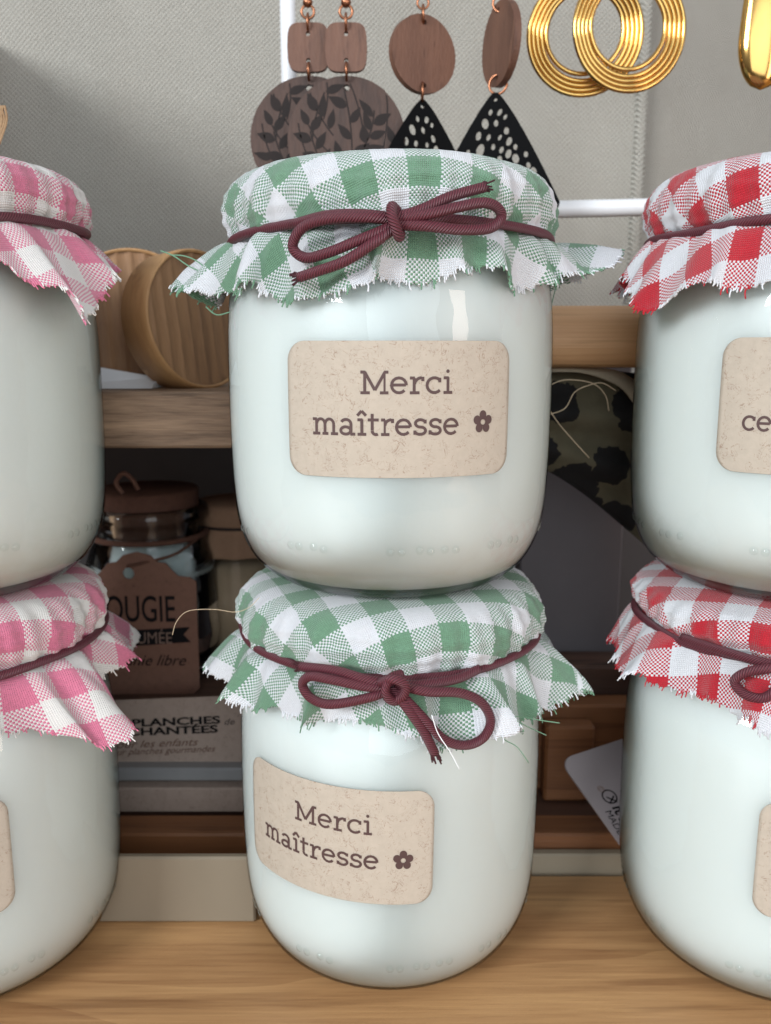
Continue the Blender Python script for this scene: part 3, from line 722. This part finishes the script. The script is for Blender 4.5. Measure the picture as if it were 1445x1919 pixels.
# corked candle
cj = empty('corked_candle', (-.0745, .268, .0345), 'glass candle jar with cork lid, twine and brown kraft tag', 'candle jar')
gl = [(0, .0008), (.016, .0008), (.0185, 0), (.0198, .0016), (.0202, .004), (.0202, .032), (.0198, .036), (.0182, .0408), (.0168, .0440), (.0165, .0470), (.0170, .0490), (.0182, .0502), (.0184, .0520), (.0178, .0536), (.0162, .0540), (.0158, .0520), (.0156, .0470), (.0158, .0440), (.0175, .040), (.0192, .034), (.0194, .004), (0, .003)]
lathe(dense(gl, 3), 64).build('glass', 'clear', cj)
lathe([(0, .0032), (.0190, .0032), (.0193, .034), (.0178, .0392), (.0160, .0425), (0, .0430)], 48).build('wax', 'wax', cj)
lathe([(0, .0450), (.0145, .0450), (.0154, .053), (.0156, .0585), (.0150, .0592), (0, .0592)], 48).build('cork', 'cork', cj)
lathe([(.0167, .0440), (.0182, .0442), (.0184, .0452), (.0170, .0456)], 48).build('twine', 'cork', cj)
tube(smoothpath([(-.004, -.012, .0592), (-.006, -.012, .0625), (-.0035, -.013, .0655), (-.001, -.013, .0640), (.0005, -.012, .0605)], 6), .0007, 8).build('twine', 'tag', cj)
hw_, hh_ = .0172, .0430
tp = [(-hw_+.002, -hh_), (hw_-.002, -hh_), (hw_, -hh_+.002), (hw_, -.0085), (.0155, -.0072), (.012, -.0068), (.0100, -.0048), (.0085, -.0030), (.0060, -.0026), (.0040, -.0006), (0, .0004)]
tp = tp+[(-x, y) for x, y in tp[-2::-1] if not (y == -hh_)][:-1]+[(-hw_, -hh_+.002)]
TG = Matrix.Translation((.0016, -.0212, .0432)) @ Matrix.Rotation(-R(2), 4, 'X')
tg = plate('tag', tp, [circ(-.0025, -.0060, .0017, n=16)], .0005, 'tag', cj, TG)
def tgt(txt, x, y, size, mat, sx, d=-.00034, **k): return textmesh('print', txt, size, mat, tg, TG @ Matrix.Translation((x, d, y)), sx, **k)
tgt('BOUGIE', -.0015, -.0205, .0112, 'black', .62, align='CENTER', bold=.00008)
plate('banner', [(-.0155, -.0290), (.0150, -.0268), (.0130, -.0245), (.0150, -.0222), (-.0155, -.0240), (-.0130, -.0265)], [], .0001, 'black', tg, TG @ Matrix.Translation((0, -.00034, 0)))
tgt('PARFUMÉE', -.0005, -.0272, .0050, 'tagtext', .86, -.00045, align='CENTER')
tgt('unie libre', .004, -.0340, .0048, 'black', 1.0, align='CENTER', shear=.4)
tube(smoothpath([(.0166, -.006, .0445), (.012, -.0175, .0420), (.004, -.0216, .0405), (-.001, -.0222, .0395)], 6), .0005, 6).build('twine', 'cork', cj)
sj = empty('small_candle', at(452, 1130, .285).xy.to_3d()+Vector((0, 0, .0345)), 'small jar capped with brown kraft cloth right of the corked candle', 'candle jar')
lathe(dense([(0, .0005), (.014, .0005), (.0155, .003), (.0158, .034), (.0150, .040), (.0140, .043)], 3), 48).build('glass', 'clear', sj)
lathe([(0, .001), (.0145, .001), (.0150, .032), (0, .033)], 48).build('wax', 'darkcream', sj)
V = []; F = []
rn = random.Random(2)
pf = [(0, .0525), (.013, .0525), (.0146, .0510), (.0148, .0460), (.0138, .0450), (.0150, .0430), (.0165, .0395), (.0172, .0360)]
for i, (r, z) in enumerate(pf):
    for k in range(72):
        a_ = 2*pi*k/72; q = r*(1+(.03 if i > 4 else .005)*sin(12*a_+i*.1)); V.append((q*cos(a_), q*sin(a_), z))
for i in range(len(pf)-1):
    for k in range(72): F.append((i*72+k, i*72+(k+1) % 72, (i+1)*72+(k+1) % 72, (i+1)*72+k))
mesh('cloth_cap', V, F, 'kraftcap', sj)
tube([(.0142*cos(2*pi*k/48), .0142*sin(2*pi*k/48), .0452) for k in range(48)], .0006, 6, True).build('cord', 'darkcord', sj)

# ------------------------------------------------------------------ ribbed wooden discs on the shelf
def ribbed_disc(px, py, Y, rad, yaw, lean, label, thick=.0075):
    c = at(px, py, Y); t = empty('wooden_disc', c, label, 'wooden disc', 'ribbed wooden discs leaning on the shelf')
    t.rotation_euler = (-lean, 0, yaw)
    h = thick/2
    prof = [(rad-.0011, h-.0008), (rad-.0006, h), (rad-.0002, h-.0006), (rad, h-.002), (rad, -h+.0015), (rad-.0015, -h), (0, -h)]
    V = []; F = []; n = 96
    for r, y in prof:
        for k in range(n): V.append((r*cos(2*pi*k/n), -y, r*sin(2*pi*k/n)))
    for i in range(len(prof)-1):
        for k in range(n): F.append((i*n+k, (i+1)*n+k, (i+1)*n+(k+1) % n, i*n+(k+1) % n))
    mesh('rim', V, F, 'disc', t)
    V = []; F = []; R0 = rad-.0011; nr = 60
    for i in range(nr+1):
        for k in range(n*2):
            r = R0*i/nr; a_ = pi*k/n; x, z = r*cos(a_), r*sin(a_)
            y = h-.0007-.0006*abs(sin(x/.0019*pi/2+.3*sin(z*90)))**.6
            V.append((x, -y, z))
    m = n*2
    for i in range(nr):
        for k in range(m): F.append((i*m+k, (i+1)*m+k, (i+1)*m+(k+1) % m, i*m+(k+1) % m))
    mesh('ribbed_face', V, F, 'discrib', t)
ribbed_disc(352, 603, .236, .0182, R(54), R(6), 'ribbed wooden disc standing nearer the green jar on the oak shelf', .0115)
ribbed_disc(252, 600, .250, .0196, R(22), R(10), 'ribbed wooden disc behind the other disc, partly hidden by pink cloth', .007)
o = mesh('folded_paper', [(-.092, .222, .1264), (-.060, .224, .1264), (-.060, .232, .1290), (-.092, .230, .1345), (-.092, .240, .1264), (-.060, .240, .1264)],
     [(0, 1, 2, 3), (3, 2, 5, 4), (0, 3, 4), (1, 5, 2), (0, 4, 5, 1)], 'paper', smooth=False); tag(o, 'crumpled white paper under the wooden discs', 'paper')

# ------------------------------------------------------------------ patterned cloth hanging on the right
def scarf():
    tops = [(960, 693), (1030, 692), (1100, 694), (1200, 700), (1300, 720), (1420, 760)]
    bots = [(960, 860), (1025, 882), (1100, 930), (1185, 1000), (1235, 1042), (1330, 1120)]
    T = smoothpath([at(x, y, .222) for x, y in tops], 10); Bt = smoothpath([at(x, y, .222) for x, y in bots], 10)
    V = []; F = []; n = len(T); m = 40
    for side in (0, 1):
        for i in range(n):
            for j in range(m+1):
                f = j/m; p = T[i]*(1-f)+Bt[i]*f
                puff = .0125*sin(pi*f)**.55
                w = .0016*sin(f*16+i*.13)*sin(pi*f)+.001*sin(i*.5+f*5)*sin(pi*f)
                p = Vector((p.x, p.y+(.004 if side else -.0)+((puff*.4) if side else -(puff*.45+w)), p.z)); V.append(p)
    k = n*(m+1)
    for i in range(n-1):
        for j in range(m):
            a, b, c, d = i*(m+1)+j, (i+1)*(m+1)+j, (i+1)*(m+1)+j+1, i*(m+1)+j+1
            F.append((a, b, c, d)); F.append((k+d, k+c, k+b, k+a))
    for i in range(n-1):
        for j in (0, m):
            a, b = i*(m+1)+j, (i+1)*(m+1)+j; F.append((a, k+a, k+b, b))
    return V, F
V, F = scarf()
sf = empty('spotted_scarf', (0, 0, 0), 'dark olive cloth with black spots hanging under the pine rail', 'scarf')
mesh('cloth', V, F, 'scarf', sf)
sp_ = [at(x, y, .2135) for x, y in ((1030, 694), (1090, 696), (1140, 712), (1175, 735), (1210, 790))]; sq = [at(x, y, .2135) for x, y in ((1030, 689), (1090, 689), (1150, 692), (1185, 705), (1215, 730))]
A1, A2 = smoothpath(sp_, 6), smoothpath(sq, 6)
ly = mesh('lining', [tuple(p) for p in A1]+[tuple(p+Vector((0, .003, 0))) for p in A2], [(i, i+1, len(A1)+i+1, len(A1)+i) for i in range(len(A1)-1)], 'beige', sf)
so = ly.modifiers.new('t', 'SOLIDIFY'); so.thickness = .0004
for pts in ([(1025, 725), (1060, 712), (1110, 718), (1135, 740), (1142, 770)], [(1028, 778), (1060, 765), (1078, 735), (1105, 722), (1130, 718), (1155, 732)], [(1025, 758), (1045, 790), (1075, 825), (1105, 858)]):
    loose(sf, [at(x, y, .2085) for x, y in pts], 'hair', .00012)

# ------------------------------------------------------------------ earring stand
st = empty('earring_stand', (0, 0, 0), 'white metal wire stand behind the earrings', 'jewellery stand')
Yr = .262
vt, vb = at(532, -300, Yr), at(534, 140, Yr)
tube([(vt.x, Yr, .1262), (vt.x, Yr, .285)], .0022, 16).build('upright', 'white', st)
h0, h1 = at(534, 408, Yr), at(1440, 388, Yr)
tube([(vt.x, Yr-.0046, h0.z), (.155, Yr-.0046, h1.z+.001)], .0024, 16).build('crossbar', 'white', st)
tube([(vt.x, Yr, .283), (.155, Yr, .283)], .0022, 16).build('hanging_bar', 'white', st)
tube([(.155, Yr, .1262), (.155, Yr, .285)], .0022, 16).build('upright', 'white', st)

Ye = .238
PXM = at(800, 150, Ye).x-at(799, 150, Ye).x
def ring(c, r, tr, axis='Y', acc=None, sx=1.0, tilt=0):
    path = []
    for k in range(40):
        a_ = 2*pi*k/40; u_, v_ = r*cos(a_)*sx, r*sin(a_)
        q = Vector((u_, 0, v_)) if axis == 'Y' else Vector((0, u_, v_))
        if tilt: q = Matrix.Rotation(tilt, 3, 'Z') @ q
        path.append(Vector(c)+q)
    return tube(path, tr, 8, True, acc=acc)
def leafset(seed, rad):
    """engraved sprigs: stems and leaves, returned as stroke lists in disc coordinates"""
    out = Acc(); rnd = random.Random(seed); lay = [0]
    def poly(pts):
        lay[0] += 1; y = -.00003-.000003*(lay[0] % 11)
        pts = [p for p in pts]
        if any(math.hypot(*p) > rad*.985 for p in pts): return
        out.add([(x, y, z) for x, z in pts], [tuple(range(len(pts)))])
    cen = []
    def leaf(x, z, ang, L, w):
        q = (x+L*.5*cos(ang), z+L*.5*sin(ang))
        if any(math.hypot(q[0]-b[0], q[1]-b[1]) < .0029 for b in cen): return
        cen.append(q)
        n = 8; up = []; dn = []
        for i in range(n+1):
            f = i/n; ww = w*sin(pi*f**.8)*(1-.25*f); up.append((f*L, ww)); dn.append((f*L, -ww))
        pts = up+dn[::-1][1:-1]
        poly([(x+a_*cos(ang)-b_*sin(ang), z+a_*sin(ang)+b_*cos(ang)) for a_, b_ in pts])
    def branch(x, z, ang, L, curv, nleaf):
        p = [(x, z)]; n = 14; a_ = ang
        for i in range(n):
            a_ += curv/n; x += L/n*cos(a_); z += L/n*sin(a_); p.append((x, z))
            if i % max(1, n//nleaf) == 1:
                s_ = 1 if (i//max(1, n//nleaf)) % 2 else -1
                leaf(x+.0003*cos(a_+s_), z+.0003*sin(a_+s_), a_+s_*rnd.uniform(.6, .95), rnd.uniform(.0044, .0056), rnd.uniform(.0011, .0015))
        for q in stroke_quads(p, .00035): poly(q)
        leaf(x, z, a_, .0045, .0011)
    for (x, z, an, L, cu) in ((0, -.016, 1.35, .028, .45), (-.002, -.013, 2.3, .017, -.5), (.0, -.006, 2.75, .014, -.7), (.003, -.004, .9, .012, .6), (.004, -.014, .75, .018, .5), (-.004, -.0145, 2.9, .010, -.9), (-.0035, .001, 2.3, .012, -.4), (.009, -.003, 1.2, .014, .5), (.0075, -.009, .15, .009, .5), (-.008, -.008, 2.2, .013, -.5), (-.009, .0, 1.5, .012, -.4), (.004, .003, 1.7, .011, .3), (.012, -.001, .8, .010, .5), (-.006, .005, 1.2, .009, .5)):
        branch(x, z, an, L, cu, 5)
    return out
def earring_leaf(px, Y, label, dz=0, yaw=0):
    c = at(px, 90, Y); t = empty('earring', c, label, 'earring', 'leaf engraved wooden earrings'); t.rotation_euler.z = yaw
    k = PXM*Y/Ye; w, h = 38*k, 41*k
    f = circ(0, 0, w, h, 44, 0, 5.5); f = [(x*(1+.10*(1-(z/h)**2)), z*(1+.04*(1-(x/w)**2))) for x, z in f]; f = [(x*.93, z) for x, z in f]
    plate('link_plate', f, [circ(0, 23*k, 4.2*k, n=14), circ(0, -23*k, 4.2*k, n=14)], .0016, 'walnut', t)
    r = 113*k; zc_ = -160*k
    d = plate('leaf_disc', circ(0, zc_, r, n=90), [circ(0, zc_+r-21*k, 6*k, n=16)], .0016, 'walnutdark', t, Matrix.Translation((0, .0012, 0)))
    e = leafset(4, r).build('engraving', 'burnt', d, smooth=False); e.location = (0, .0004-.00002, zc_)
    a = ring((0, .0003, -40*k), .0021, .00033, 'X'); ring((0, 0, 43*k), .0021, .00033, 'X', a); ring((0, 0, 62*k), .0016, .00036, 'Y', a)
    a.add(*uvball((0, 0, 78*k), .0013)); tube(smoothpath([(0, 0, 84*k), (0, 0, 130*k), (0, .006, 200*k), (0, .018, .0283/ .0283*(.285-c.z)), (0, .0265, (.2835-c.z))], 6), .00036, 6, acc=a)
    a.build('hook', 'copper', t); return t
def uvball(c, r, n=12):
    V = []; F = []
    for i in range(n+1):
        for k in range(n): V.append((c[0]+r*sin(pi*i/n)*cos(2*pi*k/n), c[1]+r*sin(pi*i/n)*sin(2*pi*k/n), c[2]+r*cos(pi*i/n)))
    for i in range(n):
        for k in range(n): F.append((i*n+k, (i+1)*n+k, (i+1)*n+(k+1) % n, i*n+(k+1) % n))
    return V, F
earring_leaf(577, .243, 'left of the two leaf engraved wooden earrings, partly behind its twin')
earring_leaf(648, .2385, 'right of the two leaf engraved wooden earrings, overlapping its twin')
def earring_drop(px, py, dw, dh, yaw, apex, dyaw, label, hz, hx):
    c = at(px, py, Ye); t = empty('earring', c, label, 'earring', 'wood and black drop earrings')
    k = PXM; r = dh/2*k
    plate('wood_disc', circ(0, 0, r, n=60), [circ(0, r*.80, .0006, n=12), circ(0, -r*.80, .0006, n=12)], .0019, 'walnut', t, Matrix.Rotation(yaw, 4, 'Z'))
    ax = (apex[0]-px)*k; az = -(apex[1]-py)*k
    # black perforated drop: rounded triangle
    L, Wd = .0330, .0165; out = []
    for i in range(25):
        f = i/24; out.append((-(Wd*(f**.84)+.0006), -L*f*.82))
    for i in range(1, 24):
        b = pi+pi*i/24; out.append((Wd*cos(b)*1.03, -L*.82+.0075*sin(b)))
    out += [(-x, z) for x, z in out[:25][::-1]]
    def inside(x, z):
        f = -z/(L*.82); return 0.06 < f < 1.15 and abs(x)+.0010 < Wd*(min(f, 1)**.84)*(1 if f < 1 else 1-(f-1)*1.2)-.0002
    rnd = random.Random(9); holes = [circ(0, -.0016, .0005, n=10)]; placed = []
    for _ in range(2500):
        x = rnd.uniform(-Wd, Wd); z = rnd.uniform(-L*.92, -.003); q = rnd.uniform(.0006, .00125)*(.6+.5*min(1, -z/.012))
        if not inside(x, z) or not inside(x+q*1.0*(1 if x > 0 else -1), z): continue
        if all(math.hypot((x-a_)*1.15, (z-b_)*.80) > q+q2+.0003 for a_, b_, q2 in placed):
            placed.append((x, z, q)); holes.append(circ(x, z, q*.82, q*1.25, 12, rnd.uniform(-.35, .35)+x*20))
    plate('black_drop', out, holes, .0011, 'blackac', t, Matrix.Translation((ax, 0, az)) @ Matrix.Rotation(dyaw, 4, 'Z'))
    a = ring((ax*.5, 0, -(r*.82+.0013)), .0023, .00034, 'X', tilt=hx); ring((0, 0, r*.82+.0016), .0023, .00034, 'X', a, tilt=hx); ring((0, 0, r*.82+.0045), .0014, .0003, 'Y', a)
    tube(smoothpath([(0, 0, r*.82+.0058), (0, .004, r+.012), (0, .018, .284-c.z), (0, .024, .2835-c.z)], 6), .00035, 6, acc=a)
    a.build('hook', 'copper', t)
earring_drop(793, 103, 118, 136, R(28), (793, 182), R(12), 'earring with round brown wood disc facing front over a black perforated drop', 0, 0)
earring_drop(940, 83, 45, 146, R(-73), (932, 168), R(-14), 'earring with wood disc turned edge-on over a black perforated drop', 0, 1.2)
def hoop(px, py, Y, label, yaw):
    c = at(px, py, Y); t = empty('hoop_earring', c, label, 'earring', 'gold ridged hoop earrings'); t.rotation_euler.z = yaw
    a = Acc()
    for i, r in enumerate((.01425, .01315, .01205, .01095, .0098)):
        dz = (0, .0001, .0002, .0003, .0009)[i]; path = []
        for k in range(120):
            an = 2*pi*k/120; path.append((r*cos(an), .0003*i, r*sin(an)*1.03+dz))
        tube(path, .00064, 12, True, acc=a)
    a.build('ridged_hoop', 'gold', t)
    b = Acc(); tube(smoothpath([(0, 0, .0148), (0, 0, .022), (0, .008, .284-c.z-.002), (0, .0262, .2835-c.z)], 6), .0004, 6, acc=b); b.build('hook', 'gold', t)
hoop(1097, 64, .243, 'left gold ridged hoop, behind the other hoop', R(-8))
hoop(1181, 54, .2385, 'right gold ridged hoop, in front of the other hoop', R(6))
c = at(1437, 20, .236); t = empty('gold_drop_earring', c, 'long smooth gold drop earring at the top right edge', 'earring')
V = []; F = []
for i in range(41):
    f = i/40; z = -.0185+.040*f; w = .0062*(sin(pi*min(1, (f*1.0+.0)**.45)/1.0*.5))*(1-.55*f**2.2) if f > 0 else 0
    w = .0064*sqrt(max(0, 1-(1-min(1, f/.28))**2))*(1-.62*max(0, f-.28)**1.3)
    for k in range(48):
        an = 2*pi*k/48; V.append((w*cos(an), w*.45*sin(an), z))
for i in range(40):
    for k in range(48): F.append((i*48+k, i*48+(k+1) % 48, (i+1)*48+(k+1) % 48, (i+1)*48+k))
mesh('gold_body', V, F, 'gold', t)
b = tube(smoothpath([(0, 0, .0212), (0, .004, .026), (0, .0255, .2835-c.z)], 6), .0004, 6); b.build('hook', 'gold', t)

# twine ends at the top left, resting on the pink jar
a = Acc(); rn = random.Random(8)
for k in range(7):
    x0 = -6+k*1.5
    tube(smoothpath([at(x0-12, 288, .170), at(x0+rn.uniform(-3, 4), 255, .170), at(x0+rn.uniform(-4, 10), 225, .171), at(x0+rn.uniform(-2, 16), 198, .171)], 5), .00022, 5, acc=a)
o = a.build('twine_bundle', 'twine'); tag(o, 'frayed jute twine standing on the upper pink cloth at the left edge', 'twine')
# thin fibre between pink and green jars
o = tube(smoothpath([at(x, y, .172) for x, y in ((322, 1190), (330, 1165), (352, 1145), (400, 1142), (440, 1147), (466, 1138), (485, 1120))], 6), .00006, 5).build('stray_fibre', 'hair'); tag(o, 'thin pale fibre bridging the pink cloth and lower green cloth', 'fibre')
